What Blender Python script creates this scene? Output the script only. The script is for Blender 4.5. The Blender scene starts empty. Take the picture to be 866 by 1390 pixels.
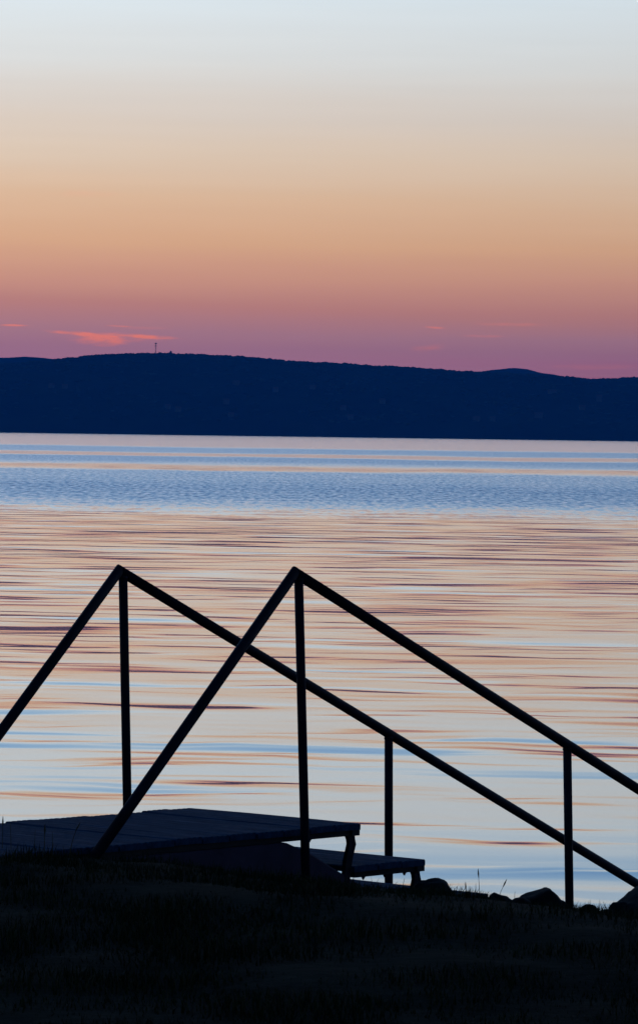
import bpy, bmesh, math, random
import numpy as np
from mathutils import Vector, Matrix, noise as mn

S = bpy.context.scene
COL = S.collection
random.seed(7)
RNG = np.random.default_rng(7)


def srgb(r, g, b, k=1.0):
    def f(c):
        c /= 255.0
        return c / 12.92 if c <= 0.04045 else ((c + 0.055) / 1.055) ** 2.4
    return (f(r) * k, f(g) * k, f(b) * k, 1.0)


# ------------------------------------------------------------------ camera
# eye at z = 0 ; lake surface at z = WATER ; looking out over the lake (+Y)
WATER = -2.40
F = 5800.0 / 866.0                      # focal length in frame widths
cam = bpy.data.cameras.new('camera')
cam.sensor_fit = 'HORIZONTAL'
cam.sensor_width = 24.0
cam.lens = 24.0 * F
cam.clip_start = 0.5
cam.clip_end = 60000
camo = bpy.data.objects.new('camera', cam)
COL.objects.link(camo)
PITCH = -math.atan((695 - 591) / 5800.0)
ROLL = math.atan2(12, 866)
camo.matrix_world = (Matrix.Rotation(math.pi / 2 + PITCH, 4, 'X') @ Matrix.Rotation(ROLL, 4, 'Z'))
S.camera = camo

S.view_settings.view_transform = 'Standard'
S.view_settings.look = 'None'
S.view_settings.exposure = 0.0
S.view_settings.gamma = 1.0
S.view_settings.use_curve_mapping = False
S.cycles.use_denoising = True
S.cycles.max_bounces = 6
S.cycles.volume_bounces = 0


# ------------------------------------------------------------ node helpers
class NT:
    def __init__(self, tree):
        self.t = tree
        self.n = tree.nodes
        self.l = tree.links

    def new(self, kind, **kw):
        n = self.n.new(kind)
        for k, v in kw.items():
            setattr(n, k, v)
        return n

    def put(self, sock, v):
        if hasattr(v, 'is_linked') or isinstance(v, bpy.types.NodeSocket):
            self.l.new(v, sock)
        else:
            sock.default_value = v

    def m(self, op, a, b=None, c=None, clamp=False):
        n = self.new('ShaderNodeMath', operation=op, use_clamp=clamp)
        self.put(n.inputs[0], a)
        if b is not None:
            self.put(n.inputs[1], b)
        if c is not None:
            self.put(n.inputs[2], c)
        return n.outputs[0]

    def vm(self, op, a, b=None):
        n = self.new('ShaderNodeVectorMath', operation=op)
        self.put(n.inputs[0], a)
        if b is not None:
            self.put(n.inputs[1], b)
        return n.outputs[1] if op in ('DOT_PRODUCT', 'LENGTH') else n.outputs[0]

    def xyz(self, x, y, z):
        n = self.new('ShaderNodeCombineXYZ')
        for i, v in enumerate((x, y, z)):
            self.put(n.inputs[i], v)
        return n.outputs[0]

    def sep(self, v):
        n = self.new('ShaderNodeSeparateXYZ')
        self.put(n.inputs[0], v)
        return n.outputs

    def noise(self, vec, scale=1.0, detail=2.0, rough=0.5, lac=2.0, dist=0.0, dims='3D'):
        n = self.new('ShaderNodeTexNoise', noise_dimensions=dims)
        self.put(n.inputs['Vector'], vec)
        n.inputs['Scale'].default_value = scale
        n.inputs['Detail'].default_value = detail
        n.inputs['Roughness'].default_value = rough
        n.inputs['Lacunarity'].default_value = lac
        n.inputs['Distortion'].default_value = dist
        return n.outputs[0]

    def ramp(self, fac, stops, interp='LINEAR'):
        n = self.new('ShaderNodeValToRGB')
        self.put(n.inputs[0], fac)
        cr = n.color_ramp
        cr.interpolation = interp
        while len(cr.elements) < len(stops):
            cr.elements.new(0.5)
        for e, (p, c) in zip(cr.elements, stops):
            e.position = p
            e.color = c if hasattr(c, '__len__') else (c, c, c, 1)
        return n.outputs[0]

    def mix(self, fac, a, b, blend='MIX'):
        n = self.new('ShaderNodeMix', data_type='RGBA', blend_type=blend)
        self.put(n.inputs[0], fac)
        self.put(n.inputs[6], a)
        self.put(n.inputs[7], b)
        return n.outputs[2]

    def map(self, v, a, b, c, d):
        n = self.new('ShaderNodeMapRange')
        self.put(n.inputs[0], v)
        for i, q in enumerate((a, b, c, d)):
            n.inputs[i + 1].default_value = q
        return n.outputs[0]


# --------------------------------------------------------------------- sky
# dusk sky: a low-sun Nishita base plus the layered afterglow of the west
world = bpy.data.worlds.new('World')
S.world = world
world.use_nodes = True
N = NT(world.node_tree)
for n in list(N.n):
    N.n.remove(n)
tc = N.new('ShaderNodeTexCoord')
dx, dy, dz = N.sep(N.vm('NORMALIZE', tc.outputs['Generated']))
zc = N.m('MAXIMUM', dz, 0.0)
hor = N.m('SQRT', N.m('ADD', N.m('MULTIPLY', dx, dx), N.m('MULTIPLY', dy, dy)))
EL = N.m('MULTIPLY', N.m('DIVIDE', dz, N.m('MAXIMUM', hor, 0.001)), 5800.0)     # height above the horizon
AZ = N.m('MULTIPLY', N.m('ARCTAN2', dx, dy), 5800.0)                            # bearing from due west
# faint streaky layers in the lowest air
lay = N.noise(N.xyz(N.m('DIVIDE', AZ, 900.0), N.m('DIVIDE', EL, 55.0), 0.0), 1.0, 3.0, 0.55)
lay2 = N.noise(N.xyz(N.m('DIVIDE', AZ, 420.0), N.m('DIVIDE', EL, 16.0), 4.0), 1.0, 3.0, 0.55)
elw = N.m('ADD', N.m('MAXIMUM', EL, 0.0), N.m('MULTIPLY', N.m('SUBTRACT', lay, 0.5), 30.0))
elw = N.m('ADD', elw, N.m('MULTIPLY', AZ, 0.008))
elw = N.m('MAXIMUM', elw, 0.0)
tpos = N.m('POWER', N.m('SINE', N.m('ARCTANGENT', N.m('DIVIDE', elw, 5800.0))), 0.5)


def at(el):
    return math.sqrt(math.sin(math.atan(el / 5800.0)))


SKY = [(0, (204, 122, 146)), (70, (202, 130, 152)), (100, (204, 143, 167)), (135, (203, 147, 158)),
       (170, (216, 149, 137)), (210, (231, 169, 141)), (260, (240, 189, 146)), (320, (239, 203, 167)),
       (380, (236, 216, 192)), (440, (229, 221, 210)), (500, (229, 233, 231)), (600, (228, 243, 250)),
       (800, (174, 215, 248)), (1300, (136, 192, 250)), (2600, (84, 142, 220)), (9000, (46, 90, 150))]
grad = N.ramp(tpos, [(at(e), srgb(*c)) for e, c in SKY])
# pink flush low on the right
flush = N.m('MULTIPLY', N.map(AZ, -100, 420, 0.0, 0.7), N.map(EL, 70, 130, 1.0, 0.0))
flush = N.m('MULTIPLY', flush, N.map(lay2, 0.35, 0.65, 0.1, 0.9))
grad = N.mix(flush, grad, srgb(196, 98, 128))


def puff(cx, ey, a, b, amp, tilt=0.0, soft=1.0):
    """a cloud wisp at a bearing and height, feathered by noise"""
    wx = N.m('DIVIDE', N.m('SUBTRACT', AZ, cx), a)
    wy = N.m('SUBTRACT', EL, ey)
    if tilt:
        wy = N.m('SUBTRACT', wy, N.m('MULTIPLY', N.m('SUBTRACT', AZ, cx), tilt))
    wy = N.m('DIVIDE', wy, b)
    nz = N.m('MULTIPLY', N.m('SUBTRACT', cn, 0.5), 1.6)
    r2 = N.m('ADD', N.m('MULTIPLY', wx, wx), N.m('MULTIPLY', wy, wy))
    v = N.m('ADD', N.m('SUBTRACT', 1.0, r2), nz)
    v = N.m('MULTIPLY', v, soft, clamp=True)
    return N.m('MULTIPLY', N.m('MULTIPLY', v, v), amp)


cn = N.noise(N.xyz(N.m('DIVIDE', AZ, 30.0), N.m('DIVIDE', EL, 7.0), 2.0), 1.0, 3.0, 0.55)


def px(x, y):
    return x - 433.0, 585.0 + 12.0 * x / 866.0 - y


cl = None
for (x, y, a, b, amp, tilt, soft) in [
        (112, 453.5, 62, 4.0, 0.95, -0.06, 1.0), (190, 456.5, 62, 4.0, 0.95, -0.04, 1.0),
        (138, 460, 50, 12, 0.95, 0.0, 1.0), (146, 457, 92, 9, 0.42, -0.03, 0.9),
        (16, 441.5, 26, 2.0, 0.75, 0.0, 1.0), (158, 442.5, 26, 1.8, 0.5, -0.04, 1.0), (195, 445, 40, 2.5, 0.16, 0, 1),
        (587, 444.5, 20, 2.0, 0.5, -0.05, 1.0), (575, 473, 30, 7, 0.4, 0.12, 0.8),
        (690, 440, 64, 3.4, 0.36, 0.0, 0.8), (652, 456, 38, 2.6, 0.42, 0.0, 0.8), (800, 498, 90, 5.0, 0.30, 0.02, 0.7), (110, 263, 60, 6, 0.14, 0.0, 0.7)]:
    c = puff(*px(x, y), a, b, amp, tilt, soft)
    cl = c if cl is None else N.m('MAXIMUM', cl, c)
cl = N.m('MULTIPLY', cl, N.map(lay2, 0.3, 0.6, 0.8, 1.15))
grad = N.mix(cl, grad, srgb(255, 138, 112, 1.3))
# the sky dims away from the afterglow, towards the east
azf = N.map(dy, -1.0, 1.0, 0.14, 1.0)
hi = N.map(dz, 0.22, 0.8, 0.0, 1.0)
azf = N.m('ADD', N.m('MULTIPLY', azf, N.m('SUBTRACT', 1.0, hi)), N.m('MULTIPLY', hi, 0.30))
side = N.m('SUBTRACT', 1.0, N.m('MULTIPLY', N.m('MINIMUM', N.m('MAXIMUM', AZ, -900.0), 900.0), 0.00013))
gl = N.m('ADD', 1.0, N.m('MULTIPLY', N.m('SUBTRACT', lay2, 0.5), 0.06))
fac = N.m('MULTIPLY', N.m('MULTIPLY', azf, side), gl)
glow = N.vm('MULTIPLY', grad, N.xyz(fac, fac, fac))
sky = N.new('ShaderNodeTexSky', sky_type='NISHITA')
sky.sun_disc = False
SUN_EL, SUN_AZ = math.radians(0.6), math.radians(-3.0)
sky.sun_elevation = SUN_EL
sky.sun_rotation = SUN_AZ
bg1 = N.new('ShaderNodeBackground')
N.put(bg1.inputs[0], glow)
bg1.inputs[1].default_value = 1.0
bg2 = N.new('ShaderNodeBackground')
N.put(bg2.inputs[0], sky.outputs[0])
bg2.inputs[1].default_value = 0.004
add = N.new('ShaderNodeAddShader')
N.l.new(bg1.outputs[0], add.inputs[0])
N.l.new(bg2.outputs[0], add.inputs[1])
wo = N.new('ShaderNodeOutputWorld')
N.l.new(add.outputs[0], wo.inputs[0])

# the sun has gone down behind the hill; only its last diffuse warmth is left
sun = bpy.data.lights.new('sun', 'SUN')
sun.energy = 0.002
sun.angle = math.radians(20)
sun.color = (1.0, 0.72, 0.5)
suno = bpy.data.objects.new('sun', sun)
COL.objects.link(suno)
suno.rotation_euler = Vector((-math.sin(SUN_AZ), -math.cos(SUN_AZ), -math.sin(SUN_EL))).to_track_quat('-Z', 'Y').to_euler()


# ---------------------------------------------------------------- materials
def mat(name, col=(0.05, 0.05, 0.05), rough=0.7, var=0.25, scale=6.0, bump=0.0, bscale=40.0, metal=0.0, spec=0.5,
        stretch=(1, 1, 1)):
    m = bpy.data.materials.new(name)
    m.use_nodes = True
    n = NT(m.node_tree)
    p = n.n['Principled BSDF']
    tcn = n.new('ShaderNodeTexCoord')
    v = n.vm('MULTIPLY', tcn.outputs['Object'], stretch)
    nz = n.noise(v, scale, 5.0, 0.6)
    k = n.map(nz, 0.3, 0.7, 1 - var, 1 + var)
    n.put(p.inputs['Base Color'], n.vm('MULTIPLY', (col[0], col[1], col[2]), n.xyz(k, k, k)))
    n.put(p.inputs['Roughness'], n.map(nz, 0.3, 0.7, min(1, rough + 0.08), max(0.05, rough - 0.08)))
    p.inputs['Metallic'].default_value = metal
    p.inputs['Specular IOR Level'].default_value = spec
    if bump:
        b = n.new('ShaderNodeBump')
        b.inputs['Strength'].default_value = bump
        b.inputs['Distance'].default_value = 0.01
        n.put(b.inputs['Height'], n.noise(v, bscale, 4.0, 0.6))
        n.put(p.inputs['Normal'], b.outputs[0])
    return m


M = {
    'steel': mat('dark_painted_steel', (0.006, 0.008, 0.018), 0.6, 0.4, 9, 0.15, 120, spec=0.08),
    'wood': mat('weathered_blue_grey_wood', (0.003, 0.028, 0.075), 0.75, 0.45, 5, 0.4, 30, spec=0.12, stretch=(8, 0.7, 8)),
    'frame': mat('dark_timber', (0.015, 0.017, 0.022), 0.8, 0.3, 6, 0.2, 30, spec=0.2),
    'concrete': mat('dark_concrete', (0.035, 0.03, 0.055), 0.9, 0.3, 4, 0.4, 25, spec=0.2),
    'rock': mat('dark_lake_rock', (0.006, 0.008, 0.009), 0.9, 0.4, 7, 0.6, 22, spec=0.08),
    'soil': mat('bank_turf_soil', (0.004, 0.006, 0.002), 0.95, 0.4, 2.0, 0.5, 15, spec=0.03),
    'hill': mat('wooded_hillside', (0.02, 0.035, 0.03), 1.0, 0.35, 0.012, spec=0.0),
    'forest': mat('hill_forest_leaves', (0.03, 0.055, 0.045), 1.0, 0.9, 0.03, spec=0.0),
    'housewall': mat('pale_house_plaster', (0.10, 0.13, 0.13), 0.9, 0.15, 0.3, spec=0.1),
    'houseroof': mat('house_roof_tiles', (0.1, 0.07, 0.06), 0.9, 0.2, 0.5, spec=0.1),
    'mast': mat('mast_steel', (0.08, 0.05, 0.06), 0.6, 0.2, 0.5),
    'stalk': mat('dry_grass_stalk', (0.05, 0.055, 0.035), 0.9, 0.3, 8, spec=0.1),
}


def grass_material():
    m = bpy.data.materials.new('grass_blades')
    m.use_nodes = True
    n = NT(m.node_tree)
    p = n.n['Principled BSDF']
    g = n.new('ShaderNodeNewGeometry')
    r = g.outputs['Random Per Island']
    big = n.noise(g.outputs['Position'], 1.6, 3.0)
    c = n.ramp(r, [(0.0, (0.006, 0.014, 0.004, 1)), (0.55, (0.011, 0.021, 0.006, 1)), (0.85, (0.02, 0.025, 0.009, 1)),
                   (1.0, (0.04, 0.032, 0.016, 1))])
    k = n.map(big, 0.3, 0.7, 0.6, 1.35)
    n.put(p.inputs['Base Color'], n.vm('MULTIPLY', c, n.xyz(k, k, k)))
    p.inputs['Roughness'].default_value = 0.75
    p.inputs['Specular IOR Level'].default_value = 0.05
    return m


M['grass'] = grass_material()


def water_material():
    m = bpy.data.materials.new('lake_water')
    m.use_nodes = True
    n = NT(m.node_tree)
    for q in list(n.n):
        n.n.remove(q)
    g = n.new('ShaderNodeNewGeometry')
    X, Y, Z = n.sep(g.outputs['Position'])
    # wind on the lake: ruffled lanes lying across it, calm lanes between (distance from the bank in metres)
    lane = n.m('DIVIDE', 13920.0, n.m('MAXIMUM', Y, 10.0))
    ln1 = n.noise(n.xyz(n.m('DIVIDE', X, n.m('MULTIPLY', n.m('MAXIMUM', Y, 10.0), 0.06)), n.m('MULTIPLY', lane, 0.12), 0.0), 1.0, 3.0, 0.6)
    lane = n.m('ADD', lane, n.m('MULTIPLY', n.m('SUBTRACT', ln1, 0.5), n.m('ADD', 1.5, n.m('MULTIPLY', lane, 0.16))))
    W = n.ramp(n.m('DIVIDE', lane, 125.0), [(0.0, 0.0), (17 / 125, 0.0), (19.5 / 125, 0.85), (25 / 125, 0.8), (26.5 / 125, 0.05),
                                          (30 / 125, 0.05), (32 / 125, 0.9), (36 / 125, 0.9), (41 / 125, 0.5), (43.5 / 125, 0.08),
                                          (48 / 125, 0.08), (51 / 125, 0.75), (62 / 125, 0.8), (72 / 125, 1.0), (88 / 125, 0.85),
                                          (102 / 125, 0.30), (116 / 125, 0.0)])
    far = n.map(lane, 18, 50, 1.0, 0.0)
    # wave slopes: long low swell, wavelets, gusty ripples
    # crest lines wander a little and cross at small angles
    wob = n.m('SUBTRACT', n.noise(n.xyz(n.m('DIVIDE', X, 1.6), n.m('DIVIDE', Y, 2.2), 77.0), 1.0, 2.0), 0.5)
    Yw = n.m('ADD', Y, n.m('MULTIPLY', wob, 0.9))

    def fld(sx, sy, det, seed, rough=0.5, dist=0.0, turn=0.0):
        yy = n.m('ADD', Yw, n.m('MULTIPLY', X, turn))
        return n.m('SUBTRACT', n.noise(n.xyz(n.m('DIVIDE', X, sx), n.m('DIVIDE', yy, sy), seed), 1.0, det, rough, 2.0, dist), 0.5)
    swell = fld(14.0, 5.0, 1.0, 3.1)
    wave = fld(3.0, 0.58, 2.0, 8.7, 0.45, 0.2, 0.22)
    wave2 = fld(2.4, 0.38, 1.5, 15.2, turn=-0.15)
    wave3 = fld(4.0, 1.1, 1.5, 51.3, turn=0.1)
    rip = fld(0.55, 0.9, 2.0, 21.9)
    patch = fld(0.24, 2.4, 1.5, 31.0, 0.6)
    sx_ = fld(2.4, 1.1, 2.0, 44.0)
    out = n.map(lane, 110, 330, 1.0, 0.0)          # the open lake is livelier than the lee of the bank
    # crests are narrow: their backs (tilted away) make thin dark lines, their fronts mirror the high sky
    back = n.m('MINIMUM', n.m('ADD', wave, 0.105), 0.0)
    back2 = n.m('MINIMUM', n.m('ADD', wave2, 0.105), 0.0)
    front = n.m('MAXIMUM', n.m('SUBTRACT', wave3, 0.09), 0.0)
    live = n.m('ADD', 1.0, n.m('MULTIPLY', out, 0.55))
    sy = n.m('ADD', n.m('MULTIPLY', swell, 0.022), n.m('MULTIPLY', wave, 0.020))
    sy = n.m('ADD', sy, n.m('MULTIPLY', n.m('MULTIPLY', back, live), 0.26))
    sy = n.m('ADD', sy, n.m('MULTIPLY', back2, 0.24))
    sy = n.m('ADD', sy, n.m('MULTIPLY', front, 0.25))
    wl = fld(6.5, 1.5, 2.0, 63.0, 0.5, 0.2, 0.12)
    sy = n.m('ADD', sy, n.m('MULTIPLY', n.m('MINIMUM', n.m('ADD', wl, 0.11), 0.0), n.m('MULTIPLY', live, 0.24)))
    sy = n.m('ADD', sy, n.m('MULTIPLY', wl, 0.014))
    wm = fld(4.2, 1.15, 1.0, 91.0, turn=-0.06)
    sy = n.m('ADD', sy, n.m('MULTIPLY', n.m('MINIMUM', n.m('ADD', wm, 0.06), 0.0), n.m('MULTIPLY', out, 0.34)))
    sy = n.m('ADD', sy, n.m('MULTIPLY', out, 0.003))
    sy = n.m('ADD', sy, n.m('MULTIPLY', wave2, 0.012))
    sy = n.m('ADD', sy, n.m('ADD', 0.0065, n.m('MULTIPLY', out, 0.011)))
    gust = n.m('ADD', n.m('MULTIPLY', rip, 0.14), n.m('MULTIPLY', patch, 0.42))
    sy = n.m('MULTIPLY', sy, n.m('SUBTRACT', 1.0, n.m('MULTIPLY', far, 0.8)))
    sy = n.m('ADD', sy, n.m('MULTIPLY', W, n.m('ADD', gust, 0.052)))
    sx = n.m('MULTIPLY', sx_, 0.02)
    nrm = n.vm('NORMALIZE', n.xyz(sx, n.m('MULTIPLY', sy, -1.0), 1.0))
    rough = n.m('ADD', 0.065, n.m('MULTIPLY', W, 0.20))
    rough = n.m('ADD', rough, n.m('MULTIPLY', far, n.m('MULTIPLY', n.m('SUBTRACT', 1.0, W), 0.075)))
    gls = n.new('ShaderNodeBsdfGlossy', distribution='GGX')
    gls.inputs['Color'].default_value = (1, 1, 1, 1)
    n.put(gls.inputs['Roughness'], rough)
    n.put(gls.inputs['Normal'], nrm)
    dif = n.new('ShaderNodeBsdfDiffuse')
    dif.inputs['Color'].default_value = (0.015, 0.045, 0.075, 1)
    fr = n.new('ShaderNodeFresnel')
    fr.inputs['IOR'].default_value = 1.333
    n.put(fr.inputs['Normal'], nrm)
    mx = n.new('ShaderNodeMixShader')
    n.l.new(n.m('POWER', fr.outputs[0], 0.72), mx.inputs[0])
    n.l.new(dif.outputs[0], mx.inputs[1])
    n.l.new(gls.outputs[0], mx.inputs[2])
    o = n.new('ShaderNodeOutputMaterial')
    n.l.new(mx.outputs[0], o.inputs[0])
    return m


M['water'] = water_material()


# ------------------------------------------------------------ object helpers
def link(name, me, material=None, parent=None, loc=None, smooth=False):
    if material is not None:
        me.materials.append(material)
    if smooth:
        for p in me.polygons:
            p.use_smooth = True
    o = bpy.data.objects.new(name, me)
    COL.objects.link(o)
    if parent is not None:
        o.parent = parent
    if loc is not None:
        o.location = loc
    return o


def from_bm(name, bm, material=None, parent=None, loc=None, smooth=False):
    me = bpy.data.meshes.new(name)
    bm.normal_update()
    bm.to_mesh(me)
    bm.free()
    return link(name, me, material, parent, loc, smooth)


def tag(o, label=None, cat=None, group=None, kind=None):
    if label:
        o['label'] = label
    if cat:
        o['category'] = cat
    if group:
        o['group'] = group
    if kind:
        o['kind'] = kind
    return o


def empty(name, loc=(0, 0, 0), rz=0.0):
    o = bpy.data.objects.new(name, None)
    o.empty_display_size = 0.2
    COL.objects.link(o)
    o.location = loc
    o.rotation_euler = (0, 0, rz)
    return o


def grid_mesh(name, xs, ys, zf):
    xs, ys = np.asarray(xs), np.asarray(ys)
    gx, gy = np.meshgrid(xs, ys)
    gz = zf(gx, gy)
    v = np.stack([gx.ravel(), gy.ravel(), gz.ravel()], 1)
    nx, ny = len(xs), len(ys)
    i = np.arange(nx * ny).reshape(ny, nx)
    f = np.stack([i[:-1, :-1].ravel(), i[:-1, 1:].ravel(), i[1:, 1:].ravel(), i[1:, :-1].ravel()], 1)
    me = bpy.data.meshes.new(name)
    me.from_pydata(v.tolist(), [], f.tolist())
    return me


def vnoise(x, y, seed=0.0, octs=3):
    x, y = np.asarray(x, float), np.asarray(y, float)
    sh = x.shape
    out = np.empty(x.size)
    for i, (a, b) in enumerate(zip(x.ravel(), y.ravel())):
        out[i] = mn.fractal(Vector((a, b, seed)), 1.0, 2.0, octs)
    return out.reshape(sh)


# ------------------------------------------------------------- stairs frame
# local axes of the bathing stairs: u runs down the stairs into the lake, v across them to the right hand
O = np.array([0.1613, 14.8617])
SU = np.array([0.66759, 0.74453])
SV = np.array([0.74453, -0.66759])
RZ = math.atan2(SU[1], SU[0])


def W3(u, v, z):
    p = O + SU * u + SV * v
    return Vector((p[0], p[1], z))


# local mesh coords inside the stairs frame: x = u, y = -v (right handed), z absolute
def L3(u, v, z):
    return Vector((u, -v, z))


# ----------------------------------------------------------------- the bank
BU = [-60, -11, -4, -2.0, -1.5, -1.10, -0.66, 0.15, 0.84, 1.54, 2.0, 2.6, 4.0, 8.0]
BZ = [-1.9, -1.62, -1.38, -1.338, -1.365, -1.425, -1.505, -1.645, -1.815, -1.93, -2.05, -2.36, -3.0, -3.6]


def bank_z(u, v, rough=True):
    z = np.interp(u, BU, BZ)
    trench = np.clip((0.55 - np.abs(v + 0.42)) / 0.12, 0, 1) * np.clip((u - 0.1) / 0.4, 0, 1) * np.clip((3.2 - u) / 0.6, 0, 1)
    z = z - 0.28 * trench
    # under the landing and its slab the turf lies a little lower
    slab = np.clip((0.50 - np.abs(v + 0.42)) / 0.10, 0, 1) * np.clip((0.2 - u) / 0.1, 0, 1) * np.clip((u + 2.15) / 0.1, 0, 1)
    z = z - 0.10 * slab
    return z


ur = np.concatenate([np.linspace(-60, -14, 16), np.arange(-13, -6, 0.5), np.arange(-6, 3.2, 0.08), np.linspace(3.3, 8, 10)])
vr = np.concatenate([-np.geomspace(60, 5.2, 22), np.arange(-5, 5.01, 0.08), np.geomspace(5.2, 60, 22)])


def bank_fn(u, v):
    z = bank_z(u, v)
    n1 = vnoise(u * 1.3, v * 1.3, 2.0, 4)
    amp = np.where(np.abs(v + 0.42) < 0.55, 0.006, 0.02)
    return z + n1 * amp


me = grid_mesh('lake_bank', ur, vr, bank_fn)
cs = np.empty(len(me.vertices) * 3)
me.vertices.foreach_get('co', cs)
cs = cs.reshape(-1, 3)
BANKN = {}
wxy = O + cs[:, 0:1] * SU + cs[:, 1:2] * SV
cs[:, :2] = wxy
me.vertices.foreach_set('co', cs.ravel())
me.flip_normals()
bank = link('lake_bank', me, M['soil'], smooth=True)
tag(bank, 'dark sloping grass bank in the foreground', 'bank', kind='structure')

# ---------------------------------------------------------------- the water
wx = np.concatenate([-np.geomspace(7000, 50, 12), np.linspace(-40, 40, 9), np.geomspace(50, 7000, 12)])
wy = np.concatenate([np.linspace(-7000, 0, 4), np.geomspace(8, 11500, 40)])
me = grid_mesh('lake_water', wx, wy, lambda a, b: np.zeros_like(a) + WATER)
water = link('lake_water', me, M['water'])
tag(water, 'calm rippled lake reflecting the sunset sky', 'lake', kind='structure')

# ----------------------------------------------------------- far hills
HD = 8000.0           # metres to the wooded hill
K = HD / 5800.0       # metres per frame pixel at the hill


def ridge_el(x):      # ridge height in frame pixels above the horizon, by frame column
    xs = [-2600, -1500, -700, -300, -120, 0, 30, 70, 120, 180, 230, 300, 400, 500, 560, 640, 690, 750, 800, 830, 866, 980, 1150, 1500, 2200, 3200]
    ys = [540, 520, 505, 497, 494, 492, 491, 487.5, 481, 478.5, 478, 481.5, 488.5, 494.5, 498, 503, 505, 509, 513.5, 512.5, 511, 506, 512, 525, 535, 550]
    return 585 + 12 * np.asarray(x) / 866 - np.interp(x, xs, ys)


def hill_z(x, y):
    colx = x / K + 433
    top = ridge_el(colx) * K - WATER * 0
    s = np.clip((y - (HD - 750)) / 800.0, 0, 1)
    prof = np.where(s < 0.04, s * 3.0, 0.12 + 0.88 * np.sin(np.clip((s - 0.04) / 0.96, 0, 1) * math.pi / 2) ** 0.9)
    back = np.clip((y - (HD + 150)) / 1400.0, 0, 1)
    return WATER - 3 + (top + 3) * prof * (1 - back * back * 0.9)


hx = np.concatenate([np.linspace(-4000, -900, 32), np.arange(-860, 880, 14), np.linspace(900, 4000, 32)])
hy = np.concatenate([np.linspace(HD - 752, HD + 150, 60), np.linspace(HD + 180, HD + 1550, 14)])


def hill_fn(x, y):
    z = hill_z(x, y)
    return z + vnoise(x / 120, y / 120, 5.0, 4) * 2.5 * np.clip((y - HD + 700) / 250, 0, 1)


me = grid_mesh('far_hillside', hx, hy, hill_fn)
hill = link('far_hillside', me, M['hill'], smooth=True)
tag(hill, 'long dark blue wooded hill across the lake', 'hill', kind='structure')


def far_ridge(name, y0, pts, label):
    kk = y0 / 5800.0
    xs = np.linspace(pts[0][0], pts[-1][0], 70)
    top = np.interp(xs, [p[0] for p in pts], [p[1] for p in pts])
    el = (585 + 12 * xs / 866 - top) * kk
    X = (xs - 433) * kk
    v, f = [], []
    prof = [(-500, 0.0), (-250, 0.6), (-60, 0.95), (0, 1.0), (120, 0.9), (600, 0.0)]
    for j, (dyy, h) in enumerate(prof):
        for i, (a, e) in enumerate(zip(X, el)):
            nz = mn.fractal(Vector((a / 60.0, dyy / 60.0, 9.0)), 1.0, 2.0, 4) * 2.0
            v.append((a, y0 + dyy, WATER + (4.2 if 0.2 < h else -3) + max(0.0, e * h + (nz if h > 0.2 else 0))))
    n = len(X)
    for j in range(len(prof) - 1):
        for i in range(n - 1):
            f.append((j * n + i, j * n + i + 1, (j + 1) * n + i + 1, (j + 1) * n + i))
    me = bpy.data.meshes.new(name)
    me.from_pydata(v, [], f)
    o = link(name, me, M['hill'], smooth=True)
    tag(o, label, 'hill', kind='structure')


far_ridge('distant_ridge', 10200.0, [(-1400, 530), (-500, 500), (-150, 489), (0, 486), (40, 485), (62, 487), (120, 494), (220, 515)],
          'paler ridge rising behind the left end of the hill')
far_ridge('distant_knoll', 10200.0, [(600, 516), (640, 506), (670, 502.5), (695, 500.5), (712, 501.5), (735, 507), (790, 517), (830, 524)],
          'small paler knoll behind the right part of the hill')

# forest canopy on the hill: thousands of crowns that read as one dark wood
def crown_mesh():
    bm = bmesh.new()
    bmesh.ops.create_icosphere(bm, subdivisions=1, radius=1.0)
    v = np.array([q.co[:] for q in bm.verts])
    f = np.array([[q.index for q in p.verts] for p in bm.faces])
    bm.free()
    return v, f


cv, cf = crown_mesh()
P = []
for _ in range(5200):
    x = RNG.uniform(-1000, 1000)
    if RNG.random() < 0.45:
        y = HD + RNG.uniform(-90, 60)
    else:
        y = HD + RNG.uniform(-690, -40)
    P.append((x, y))
P = np.array(P)
Z = hill_fn(P[:, 0], P[:, 1])
dens = vnoise(P[:, 0] / 90, P[:, 1] / 90, 12.0, 3)
keep = (dens > -0.25) | (P[:, 1] > HD - 100)
P, Z = P[keep], Z[keep]
nc = len(P)
rad = RNG.uniform(3.0, 6.5, nc)
vs = (cv[None] * (RNG.uniform(0.75, 1.25, (nc, len(cv), 1))) * rad[:, None, None] * np.array([1.25, 1.25, 0.55]))
vs[:, :, 0] += P[:, 0:1]
vs[:, :, 1] += P[:, 1:2]
vs[:, :, 2] += (Z - 0.6)[:, None]
fs = (cf[None] + (np.arange(nc) * len(cv))[:, None, None]).reshape(-1, 3)
me = bpy.data.meshes.new('hill_forest')
me.from_pydata(vs.reshape(-1, 3).tolist(), [], fs.tolist())
forest = link('hill_forest', me, M['forest'])
tag(forest, 'dark woodland covering the far hill', 'forest', kind='stuff')


def hillpoint(cx, yy):
    """ground on the hill under a bearing given by frame column, at distance yy"""
    x = (cx - 433) * yy / 5800.0
    z = float(hill_fn(np.array([x]), np.array([yy]))[0])
    return Vector((x, yy, z))


def box(bm, x0, x1, y0, y1, z0, z1):
    v = [bm.verts.new(c) for c in ((x0, y0, z0), (x1, y0, z0), (x1, y1, z0), (x0, y1, z0),
                                   (x0, y0, z1), (x1, y0, z1), (x1, y1, z1), (x0, y1, z1))]
    for f in ((0, 3, 2, 1), (4, 5, 6, 7), (0, 1, 5, 4), (1, 2, 6, 5), (2, 3, 7, 6), (3, 0, 4, 7)):
        bm.faces.new([v[i] for i in f])
    return v


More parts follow.
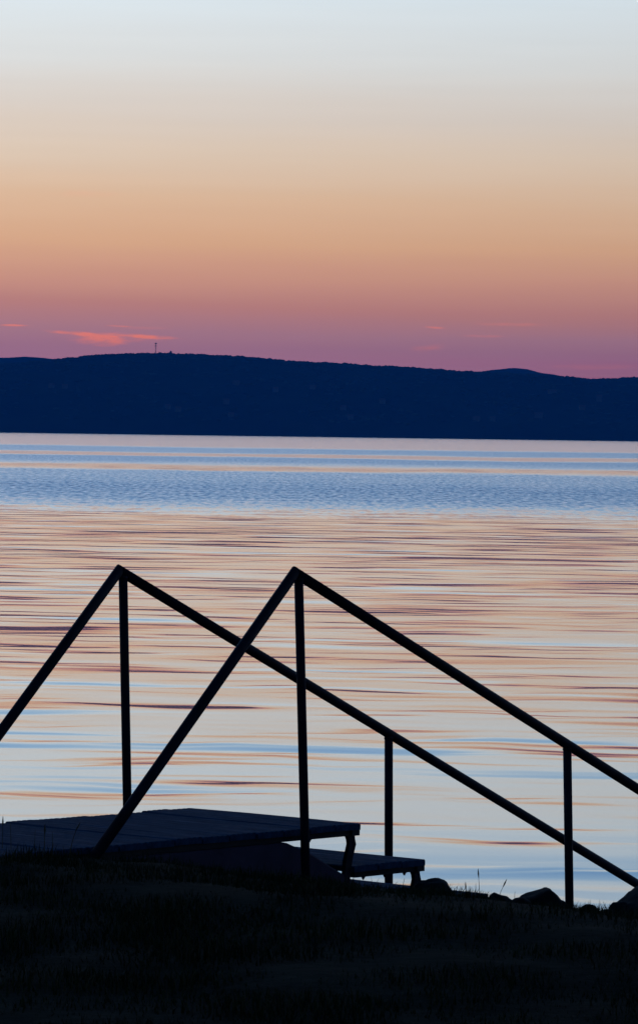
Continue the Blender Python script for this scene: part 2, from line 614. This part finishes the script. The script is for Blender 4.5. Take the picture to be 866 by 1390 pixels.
def cyl(bm, p0, p1, r0, r1=None, n=12, cap=True):
    r1 = r0 if r1 is None else r1
    p0, p1 = Vector(p0), Vector(p1)
    d = (p1 - p0).normalized()
    a = d.orthogonal().normalized()
    b = d.cross(a)
    rings = []
    for p, r in ((p0, r0), (p1, r1)):
        rings.append([bm.verts.new(p + (a * math.cos(t) + b * math.sin(t)) * r) for t in [2 * math.pi * i / n for i in range(n)]])
    for i in range(n):
        f = bm.faces.new((rings[0][i], rings[0][(i + 1) % n], rings[1][(i + 1) % n], rings[1][i]))
        f.smooth = True
    if cap:
        bm.faces.new(rings[0][::-1])
        bm.faces.new(rings[1])


# mast on the hilltop
mp = hillpoint(208.5, HD + 20)
mast = empty('radio_mast', mp)
tag(mast, 'slim lattice radio mast standing on the hilltop', 'mast')
MH = 19.5
for sx_, sy_ in ((-1, -1), (1, -1), (1, 1), (-1, 1)):
    bm = bmesh.new()
    cyl(bm, (sx_ * 0.85, sy_ * 0.85, -1.5), (sx_ * 0.75, sy_ * 0.75, MH), 0.2, 0.17, 6)
    from_bm('leg', bm, M['mast'], mast)
for k in range(7):
    z0, z1 = k * MH / 7, (k + 1) * MH / 7
    bm = bmesh.new()
    c = [(-0.8, -0.8), (0.8, -0.8), (0.8, 0.8), (-0.8, 0.8)]
    for i in range(4):
        a, b = c[i], c[(i + 1) % 4]
        cyl(bm, (a[0], a[1], z0), (b[0], b[1], z1), 0.11, n=5)
        cyl(bm, (a[0], a[1], z1), (b[0], b[1], z1), 0.11, n=5)
    from_bm('brace', bm, M['mast'], mast)
bm = bmesh.new()
box(bm, -1.9, 1.9, -1.9, 1.9, MH - 0.6, MH + 0.1)
box(bm, -1.6, 1.6, -1.6, 1.6, MH + 0.1, MH + 1.5)
from_bm('platform', bm, M['mast'], mast)
for a in (0.4, 2.3, 4.4):
    bm = bmesh.new()
    d = Vector((math.cos(a), math.sin(a), 0))
    cyl(bm, d * 0.8 + Vector((0, 0, MH - 4.2)), d * 1.5 + Vector((0, 0, MH - 4.2)), 0.75, 0.65, 12)
    from_bm('antenna_drum', bm, M['mast'], mast)

# little lookout hut beside the mast
hp = hillpoint(229, HD + 10)
hut = empty('lookout_hut', hp)
tag(hut, 'small domed lookout hut on the hilltop right of the mast', 'hut')
bm = bmesh.new()
box(bm, -2.2, 2.2, -2.2, 2.2, -1.5, 4.2)
from_bm('wall', bm, M['mast'], hut)
bm = bmesh.new()
for z0, z1, r0, r1 in ((4.2, 5.1, 2.9, 2.4), (5.1, 6.2, 2.4, 1.0), (6.2, 6.7, 1.0, 0.1)):
    cyl(bm, (0, 0, z0), (0, 0, z1), r0, r1, 10, cap=False)
from_bm('roof', bm, M['mast'], hut)


# pale houses among the trees of the far slope
def house(name, cx, row, w, d, h, rz):
    # row: frame row of the house -> a spot on the slope seen at that height
    target = (585 + 12 * cx / 866 - row)
    best = min(np.linspace(HD - 715, HD - 30, 140), key=lambda yy: abs(hillpoint(cx, yy).z / yy * 5800 - target))
    p = hillpoint(cx, float(best))
    e = empty(name, p, rz)
    bm = bmesh.new()
    box(bm, -w / 2, w / 2, -d / 2, d / 2, -3, h)
    from_bm('wall', bm, M['housewall'], e)
    bm = bmesh.new()
    o = 0.5
    r = h + d * 0.38
    vv = [bm.verts.new(c) for c in ((-w / 2 - o, -d / 2 - o, h), (w / 2 + o, -d / 2 - o, h), (w / 2 + o, d / 2 + o, h), (-w / 2 - o, d / 2 + o, h),
                                    (-w / 2 - o, 0, r), (w / 2 + o, 0, r))]
    for f in ((0, 1, 5, 4), (2, 3, 4, 5), (0, 4, 3), (1, 2, 5), (0, 3, 2, 1)):
        bm.faces.new([vv[i] for i in f])
    from_bm('roof', bm, M['houseroof'], e)
    return e


HOUSES = [(68, 526, 'leftmost tiny pale house high on the dark hillside'),
          (86, 527, 'tiny pale house just right of the leftmost hillside house'),
          (226, 554, 'tiny pale house low on the slope below the hut'),
          (240, 558, 'tiny pale house beside the lowest slope track below the hut'),
          (305, 548, 'tiny pale house on the left middle slope of the hill'),
          (318, 522, 'tiny pale house high above the left middle slope'),
          (312, 565, 'tiny pale house near the shore below the left middle slope'),
          (372, 531, 'tiny pale house in the middle of the hillside'),
          (422, 528, 'tiny pale house standing high right of the hillside middle'),
          (464, 556, 'tiny pale house of a pair low on the middle slope'),
          (474, 569, 'tiny pale house near the shore under the low pair'),
          (517, 547, 'tiny pale house alone on the right middle slope'),
          (645, 571, 'tiny pale house low by the shore on the right slope'),
          (667, 572, 'tiny pale house at the shore right of another low house'),
          (747, 534, 'wide pale house high on the slope under the right saddle'),
          (788, 556, 'tiny pale house halfway down the right end slope'),
          (811, 545, 'rightmost tall pale house high on the dark hillside'),
          (729, 567, 'tiny pale house low below the wide pale house')]
for i, (cx, row, lab) in enumerate(HOUSES):
    wide = 14 if 'wide' in lab else random.uniform(8, 11)
    tall = 9 if 'tall' in lab else random.uniform(4.5, 6)
    e = house('hillside_house', cx, row, wide, random.uniform(7, 9), tall, random.uniform(-0.5, 0.5))
    tag(e, lab, 'house', 'houses scattered on the far hillside')

# ------------------------------------------------------------ bathing stairs
stairs = empty('bathing_stairs', (O[0], O[1], 0), RZ)
tag(stairs, 'weathered wooden landing with plank steps leading down into the lake', 'stairs')

PW = 0.132           # board pitch
VA, VB = -0.815, 0.0


def board_mesh(name, width, thick, v0, v1, seed):
    """a grooved decking board lying across the stairs, worn at its ends"""
    rnd = random.Random(seed)
    n = 5
    prof = []
    for i in range(n):
        x0 = -width / 2 + width * i / n
        p = width / n
        dz = 0.0035
        prof += [(x0 + p * 0.06, -dz), (x0 + p * 0.22, 0.0), (x0 + p * 0.78, 0.0), (x0 + p * 0.94, -dz)]
    prof = [(-width / 2, -thick)] + [(-width / 2, -0.004)] + prof[0:] + [(width / 2, -0.004), (width / 2, -thick)]
    bm = bmesh.new()
    rings = []
    ys = [v0, v0 + (v1 - v0) * 0.33, v0 + (v1 - v0) * 0.66, v1]
    sag = rnd.uniform(-0.002, 0.002)
    for j, v in enumerate(ys):
        rings.append([bm.verts.new(L3(x, v, z + (sag if j in (1, 2) else 0))) for x, z in prof])
    m = len(prof)
    for j in range(3):
        for i in range(m):
            bm.faces.new((rings[j][i], rings[j][(i + 1) % m], rings[j + 1][(i + 1) % m], rings[j + 1][i]))
    bm.faces.new(rings[0])
    bm.faces.new(rings[-1][::-1])
    bmesh.ops.recalc_face_normals(bm, faces=bm.faces[:])
    me = bpy.data.meshes.new(name)
    bm.to_mesh(me)
    bm.free()
    me.materials.append(M['wood'])
    return me


BOARDS = [board_mesh('plank', PW - 0.006, 0.022, VA, VB, k) for k in range(5)]


def frame_boards(parent_name, u0, u1, z, nb):
    """bearers under a row of boards; the boards are its sub-parts"""
    bm = bmesh.new()
    t = 0.021
    for v in (VA + 0.012, VA + 0.40, VB - 0.012 - 0.035):
        a, b = L3(u0 + 0.02, v, z - 0.044), L3(u1 - 0.005, v + 0.035, z - t - 0.001)
        box(bm, a.x, b.x, min(a.y, b.y), max(a.y, b.y), z - 0.043, z - t - 0.0015)
    a, b = L3(u1 - 0.045, VA + 0.004, 0), L3(u1 - 0.003, VB - 0.004, 0)
    box(bm, u1 - 0.044, u1 - 0.0045, min(a.y, b.y) - 0.003, max(a.y, b.y) + 0.003, z - 0.0425, z - t - 0.002)
    fr = from_bm(parent_name, bm, M['frame'], stairs)
    w = (u1 - u0) / nb
    for i in range(nb):
        o = bpy.data.objects.new('plank', BOARDS[(i * 3 + nb) % 5])
        COL.objects.link(o)
        o.parent = fr
        o.location = (u0 + w * (i + 0.5), random.uniform(-0.004, 0.004), z + random.uniform(-0.0015, 0.0015))
        o.rotation_euler = (random.uniform(-0.002, 0.002), random.uniform(-0.008, 0.008), random.uniform(-0.003, 0.003))
        o.scale = (w / PW, 1, 1)
    return fr


TREADS = [(0.0, -1.35)] + [(0.351 * k, -1.35 - 0.148 * k) for k in range(1, 8)]
lf = frame_boards('landing_frame', -2.0, 0.0, -1.35, 15)
# bolt ends hanging under the bearer
for (u, zz) in ((-0.235, -1.393), (0.05, -1.541), (0.27, -1.541), (0.165, -1.541)):
    bm = bmesh.new()
    cyl(bm, L3(u, -0.03, zz + 0.006), L3(u, -0.03, zz - 0.006), 0.011, 0.006, 8)
    cyl(bm, L3(u, -0.03, zz - 0.006), L3(u, -0.03, zz - 0.012), 0.005, 0.003, 8)
    from_bm('bolt', bm, M['steel'], stairs)
for k in range(1, 8):
    u1, z = TREADS[k]
    frame_boards('tread_frame', u1 - 0.385, u1, z, 3)


def ramp_z(u):
    return -1.440 - (u + 0.25) * 0.476


def leg_part(u1, z, v):
    """steel foot: a bracket bending back from the nosing down to the concrete"""
    bm = bmesh.new()
    zt = z - 0.0435
    foot = max(ramp_z(u1 - 0.05), zt - 0.14)
    pts = [(u1 - 0.055, zt + 0.001), (u1 - 0.018, zt + 0.001), (u1 - 0.016, zt - 0.012), (u1 - 0.010, zt - 0.030), (u1 - 0.026, zt - 0.075), (u1 - 0.043, foot - 0.03),
           (u1 - 0.072, foot - 0.03), (u1 - 0.062, zt - 0.085), (u1 - 0.044, zt - 0.028), (u1 - 0.047, zt - 0.012)]
    a = [bm.verts.new(L3(u, v, q)) for u, q in pts]
    b = [bm.verts.new(L3(u, v - 0.016, q)) for u, q in pts]
    n = len(pts)
    bm.faces.new(a)
    bm.faces.new(b[::-1])
    for i in range(n):
        bm.faces.new((a[i], b[i], b[(i + 1) % n], a[(i + 1) % n]))
    bmesh.ops.recalc_face_normals(bm, faces=bm.faces[:])
    from_bm('leg', bm, M['steel'], stairs)


for k in range(0, 7):
    u1, z = TREADS[k]
    for v in (VB - 0.012, VA + 0.07):
        leg_part(u1, z, v)

# concrete slab under the landing running down as a sloping beam
bm = bmesh.new()
pts = [(-2.08, -1.396), (-0.37, -1.396), (-0.25, ramp_z(-0.25)), (0.10, ramp_z(0.10)), (0.6, ramp_z(0.6)), (1.4, ramp_z(1.4)), (2.4, ramp_z(2.4)), (2.4, -3.2), (0.5, -3.0), (-0.4, -2.2), (-2.08, -1.9)]
a = [bm.verts.new(L3(u, -0.012, z)) for u, z in pts]
b = [bm.verts.new(L3(u, -0.79, z)) for u, z in pts]
bm.faces.new(a)
bm.faces.new(b[::-1])
for i in range(len(pts)):
    bm.faces.new((a[i], b[i], b[(i + 1) % len(pts)], a[(i + 1) % len(pts)]))
bmesh.ops.recalc_face_normals(bm, faces=bm.faces[:])
bmesh.ops.bevel(bm, geom=bm.edges[:], offset=0.006, segments=1, affect='EDGES')
slab = from_bm('concrete_base', bm, M['concrete'])
slab.location = (O[0], O[1], 0)
slab.rotation_euler = (0, 0, RZ)
tag(slab, 'dark sloping concrete base under the wooden landing', 'concrete base')


# ------------------------------------------------------------- handrails
def bar(name, a, b, r, parent, cut_a=None, cut_b=None, n=20, seams=0):
    """a steel tube from a to b; cut_a / cut_b are mitre plane normals"""
    a, b = Vector(a), Vector(b)
    d = (b - a).normalized()
    side = Vector((0, 1, 0))
    up = side.cross(d).normalized()
    side = d.cross(up)
    bm = bmesh.new()
    rings = []
    ks = [0.0] + [(i + 1) / (seams + 1) for i in range(seams)] + [1.0]
    for k in ks:
        c = a.lerp(b, k)
        ring = []
        for i in range(n):
            t = 2 * math.pi * i / n
            p = c + (side * math.cos(t) + up * math.sin(t)) * r
            cut = cut_a if k == 0 else cut_b if k == 1 else None
            if cut is not None:
                p = p + d * (-(p - c).dot(cut) / d.dot(cut))
            ring.append(bm.verts.new(p))
        rings.append(ring)
    for j in range(len(rings) - 1):
        for i in range(n):
            f = bm.faces.new((rings[j][i], rings[j][(i + 1) % n], rings[j + 1][(i + 1) % n], rings[j + 1][i]))
            f.smooth = True
    bm.faces.new(rings[0][::-1])
    bm.faces.new(rings[-1])
    bmesh.ops.recalc_face_normals(bm, faces=bm.faces[:])
    return from_bm(name, bm, M['steel'], parent)


def handrail(label, v, peak, foot, low, posts, rr, pr):
    e = empty('handrail', (O[0], O[1], 0), RZ)
    tag(e, label, 'handrail', 'steel handrails of the bathing stairs')
    p0 = L3(peak[0], v, peak[1])
    pf = L3(foot[0], v, foot[1])
    pl = L3(low[0], v, low[1])
    d1, d2 = (pf - p0).normalized(), (pl - p0).normalized()
    bis = (d1 - d2).normalized()          # mitre plane normal
    bar('rail', pf, p0, rr, e, None, bis, seams=2)
    bar('rail', p0, pl, rr, e, bis, None, seams=4)
    # weld bead round the mitre
    slope = (pl.z - p0.z) / (pl.x - p0.x)
    for (ut, ub, zb) in posts:
        zt = p0.z + (ut - p0.x) * slope - rr * 0.75
        post = bar('post', L3(ub, v, zb), L3(ut, v, zt), pr, e, None, None, seams=2)
        bm = bmesh.new()
        cyl(bm, L3(ut, v, zt - 0.007), L3(ut, v, zt + 0.004), pr * 1.12, pr * 1.02, 14)
        from_bm('weld', bm, M['steel'], post)
    return e


handrail('nearer dark steel handrail peaking at the picture middle', 0.040, (-0.405, -0.468), (-1.43, -1.452), (3.3, -2.083),
         [(-0.385, -0.322, -1.62), (1.095, 1.142, -2.15), (2.60, 2.64, -2.75)], 0.0185, 0.0158)
handrail('farther dark steel handrail peaking left behind the landing', -0.857, (-0.345, -0.490), (-1.40, -1.505), (3.3, -2.083),
         [(-0.325, -0.275, -1.62), (1.130, 1.152, -2.15), (3.05, 3.08, -2.9)], 0.0185, 0.0162)


# ------------------------------------------------------------------ rocks
def rock(label, u, v, zbase, ru, rv, rz, seed, yaw=0.0, cuts=7, name='shore_rock', planes=()):
    rnd = random.Random(seed)
    bm = bmesh.new()
    bmesh.ops.create_icosphere(bm, subdivisions=4, radius=1.0)
    planes = [(Vector(d).normalized(), h) for d, h in planes]
    for _ in range(cuts):
        d = Vector((rnd.gauss(0, 1), rnd.gauss(0, 1), rnd.gauss(0.25, 0.8))).normalized()
        planes.append((d, rnd.uniform(0.62, 0.86)))
    off = Vector((rnd.uniform(-50, 50), rnd.uniform(-50, 50), rnd.uniform(-50, 50)))
    for q in bm.verts:
        c = q.co.copy()
        for d, h in planes:
            k = c.dot(d) - h
            if k > 0:
                c -= d * k * 0.80
        c *= 1 + 0.13 * mn.fractal(c * 1.6 + off, 1.0, 2.0, 3) + 0.02 * mn.fractal(c * 7 + off, 1.0, 2.0, 3)
        q.co = Vector((c.x * ru, c.y * rv, c.z * rz))
    o = from_bm(name, bm, M['rock'], smooth=True)
    o.location = W3(u, v, zbase)
    o.rotation_euler = (0, 0, yaw)
    tag(o, label, 'rock', 'rocks along the lake shore')
    return o


def rock_at(label, colx, row_top, depth, halfw, h, seed, deep=1.0, **kw):
    """a rock standing at a distance from the bank path; its top height follows from the survey of the shore"""
    fwd = camo.matrix_world.to_3x3()
    ray = fwd @ Vector(((colx - 433) / 5800.0, -(row_top - 695) / 5800.0, -1))
    ray *= depth / ray.y
    p = np.array([ray.x, ray.y]) - O
    r = halfw
    return rock(label, float(p @ SU), float(p @ SV), ray.z - h * 0.80, r, r * deep, h, seed, **kw)


rock_at('flat-topped dark rock beside the foot of the lower wooden step', 588, 1196, 14.95, 0.088, 0.10, 3, 1.3, cuts=3, planes=[((0, 0, 1), 0.8), ((0.97, 0, 0.25), 0.82), ((0.6, 0, 0.8), 0.92)])
rock_at('low dark rock left of the flat-topped rock under the step', 548, 1206, 14.9, 0.07, 0.07, 5, 1.2)
rock_at('small rounded rock between the third step and the pointed rock', 682, 1216, 15.35, 0.065, 0.08, 8, 1.2)
rock_at('pointed dark rock standing left of the near rail post', 736, 1205, 15.5, 0.165, 0.16, 11, 1.1, cuts=2, planes=[((-0.39, 0, 0.92), 0.62), ((0.80, 0, 0.60), 0.52), ((0.2, -0.9, 0.3), 0.7)])
rock_at('little round rock just right of the near rail post', 803, 1231, 15.6, 0.06, 0.08, 14, 1.1)
rock_at('large dark boulder cut off by the right picture edge', 890, 1209, 15.55, 0.20, 0.17, 17, 1.2, cuts=4, planes=[((-0.66, 0, 0.75), 0.74), ((-0.35, -0.2, 0.93), 0.8)])
rock_at('low flat rock at the foot of the near rail post', 772, 1238, 15.4, 0.095, 0.06, 21, 1.1)
rock_at('low rock filling the gap before the pointed rock', 706, 1226, 15.3, 0.08, 0.07, 23, 1.1)
rock_at('low rock at the foot of the large right boulder', 836, 1241, 15.35, 0.10, 0.07, 27, 1.1)
rock_at('dark rounded rock between the pointed rock and the near rail post', 757, 1228, 15.6, 0.06, 0.07, 33, 1.1)
rock_at('rounded dark rock before the large right boulder', 846, 1232, 15.45, 0.075, 0.08, 35, 1.1)
rock_at('dark rock squeezed against the third step and the small rounded rock', 664, 1223, 15.3, 0.05, 0.06, 37, 1.1)
rock_at('low stone below the third wooden step', 640, 1222, 15.1, 0.08, 0.07, 29, 1.2)

# ------------------------------------------------------------------ grass
def blades(n, ulo, uhi, vlo, vhi, hlo, hhi, wid, reject=None):
    u = RNG.uniform(ulo, uhi, n)
    v = RNG.uniform(vlo, vhi, n)
    if reject is not None:
        k = ~reject(u, v)
        u, v = u[k], v[k]
    n = len(u)
    z = bank_z(u, v) - 0.012
    cl_ = 0.6 + 0.9 * np.abs(np.sin(u * 5.1 + np.sin(v * 3.7) * 2) * np.sin(v * 4.3 + 1.2))
    h = RNG.uniform(hlo, hhi, n) * cl_
    a = RNG.uniform(0, 2 * math.pi, n)
    bend = RNG.uniform(0.15, 0.8, n) * h
    wx_, wy_ = np.cos(a), np.sin(a)
    p = O + u[:, None] * SU + v[:, None] * SV
    w = wid * RNG.uniform(0.6, 1.3, n)
    fx, fy = -wy_, wx_

    def pt(k, s):
        return np.stack([p[:, 0] + s * wx_ * w * (1 - k) + fx * bend * k * k, p[:, 1] + s * wy_ * w * (1 - k) + fy * bend * k * k,
                         z + h * (k - 0.25 * k * k * bend / h)], 1)
    V = np.stack([pt(0, -1), pt(0, 1), pt(0.55, -1), pt(0.55, 1), pt(1, 0)], 1).reshape(-1, 3)
    b = (np.arange(n) * 5)[:, None]
    tri = np.concatenate([b + np.array([[0, 1, 3]]), b + np.array([[0, 3, 2]]), b + np.array([[2, 3, 4]])], 0)
    return V, tri


def under(u, v):
    return ((v < 0.03) & (v > -0.86) & (u > -2.06) & (u < 3)) | (u > 0.95)


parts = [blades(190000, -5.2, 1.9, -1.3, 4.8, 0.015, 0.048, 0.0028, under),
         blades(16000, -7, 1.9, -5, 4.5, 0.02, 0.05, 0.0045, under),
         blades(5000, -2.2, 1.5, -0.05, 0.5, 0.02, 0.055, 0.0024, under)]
vo, V, T = 0, [], []
for a, b in parts:
    V.append(a)
    T.append(b + vo)
    vo += len(a)
V, T = np.concatenate(V), np.concatenate(T)
me = bpy.data.meshes.new('bank_grass')
me.from_pydata(V.tolist(), [], T.tolist())
grass = link('bank_grass', me, M['grass'])
tag(grass, 'short dark turf growing over the foreground bank', 'grass', kind='stuff')


# tall single stalks that show against the water
def stalk(label, colx, row_top, row_base, lean, depth, head=True, name='grass_stalk', w=0.0022):
    fwd = camo.matrix_world.to_3x3()

    def at_(x, y):
        r = fwd @ Vector(((x - 433) / 5800.0, -(y - 695) / 5800.0, -1))
        return r * (depth / r.y)
    base, top = at_(colx, row_base), at_(colx + lean, row_top)
    p = np.array([base.x, base.y]) - O
    gz = float(bank_z(np.array([p @ SU]), np.array([p @ SV]))[0]) - 0.02
    e = empty(name, (base.x, base.y, gz))
    bm = bmesh.new()
    prev = None
    n = 6
    base.z = gz
    pts = []
    for i in range(n + 1):
        k = i / n
        q = Vector((base.x + (top.x - base.x) * k ** 1.8, base.y, gz + (top.z - gz) * (1 - (1 - k) ** 1.15)))
        pts.append(q - Vector((base.x, base.y, gz)))
    for i in range(n):
        cyl(bm, pts[i], pts[i + 1], w * (1 - 0.7 * i / n), w * (1 - 0.7 * (i + 1) / n), 5, cap=False)
    from_bm('stem', bm, M['stalk'], e)
    if head:
        bm = bmesh.new()
        d = (pts[-1] - pts[-2]).normalized()
        cyl(bm, pts[-1] - d * 0.028, pts[-1] - d * 0.012, w * 0.4, w * 1.3, 6, cap=False)
        cyl(bm, pts[-1] - d * 0.012, pts[-1] + d * 0.006, w * 1.3, w * 0.3, 6, cap=False)
        from_bm('seed_head', bm, M['stalk'], e)
    else:
        bm = bmesh.new()
        q = pts[2]
        cyl(bm, q, q + Vector((0.012, 0.004, 0.05)), w * 0.7, w * 0.15, 4, cap=False)
        from_bm('leaf', bm, M['stalk'], e)
    tag(e, label, 'grass stalk', 'tall grass stalks on the bank')


stalk('tallest upright grass stalk in front of the water near the third step', 654, 1182, 1216, -5, 15.25)
stalk('grass stalk arching right beside the tallest one', 663, 1196, 1216, 24, 15.25)
stalk('short grass stalk just left of the tallest one', 635, 1200, 1216, -3, 15.25)
stalk('faint short grass stalk between two taller ones', 643, 1200, 1216, 3, 15.3, False)
stalk('thin grass stalk right of the flat-topped rock', 616, 1204, 1214, 4, 15.2, False)
stalk('short grass stalk standing under the lower wooden step', 545, 1193, 1206, 4, 14.8, False)
stalk('grass stalk left of the pointed rock', 697, 1211, 1224, 2, 15.3, False)
stalk('leftmost grass stalk rising before the landing edge', 3, 1111, 1146, 1, 13.8)
stalk('grass stalk near the left end of the landing boards', 16, 1118, 1148, -2, 13.7, False)
stalk('long grass stalk leaning right over the landing boards', 94, 1119, 1152, 14, 13.6)
stalk('upright dark grass stalk before the middle of the landing boards', 60, 1122, 1150, 1, 13.7, w=0.003)
stalk('shorter grass stalk between two on the landing boards', 46, 1128, 1150, 2, 13.7, False)
stalk('short grass stalk left of the long leaning one', 72, 1130, 1152, -1, 13.7, False)

# -------------------------------------------------------------------- haze
bm = bmesh.new()
box(bm, -7050, 7050, -7050, 11550, -12, 230)
hz = bpy.data.materials.new('evening_haze')
hz.use_nodes = True
n = NT(hz.node_tree)
for q in list(n.n):
    n.n.remove(q)
pv = n.new('ShaderNodeVolumePrincipled')
pv.inputs['Color'].default_value = (0.015, 0.33, 1.0, 1)
pv.inputs['Density'].default_value = 0.000075
pv.inputs['Anisotropy'].default_value = 0.0
no = n.new('ShaderNodeOutputMaterial')
n.l.new(pv.outputs[0], no.inputs['Volume'])
haze = from_bm('haze', bm, hz)
tag(haze, 'thin blue evening haze over the lake', 'haze', kind='stuff')
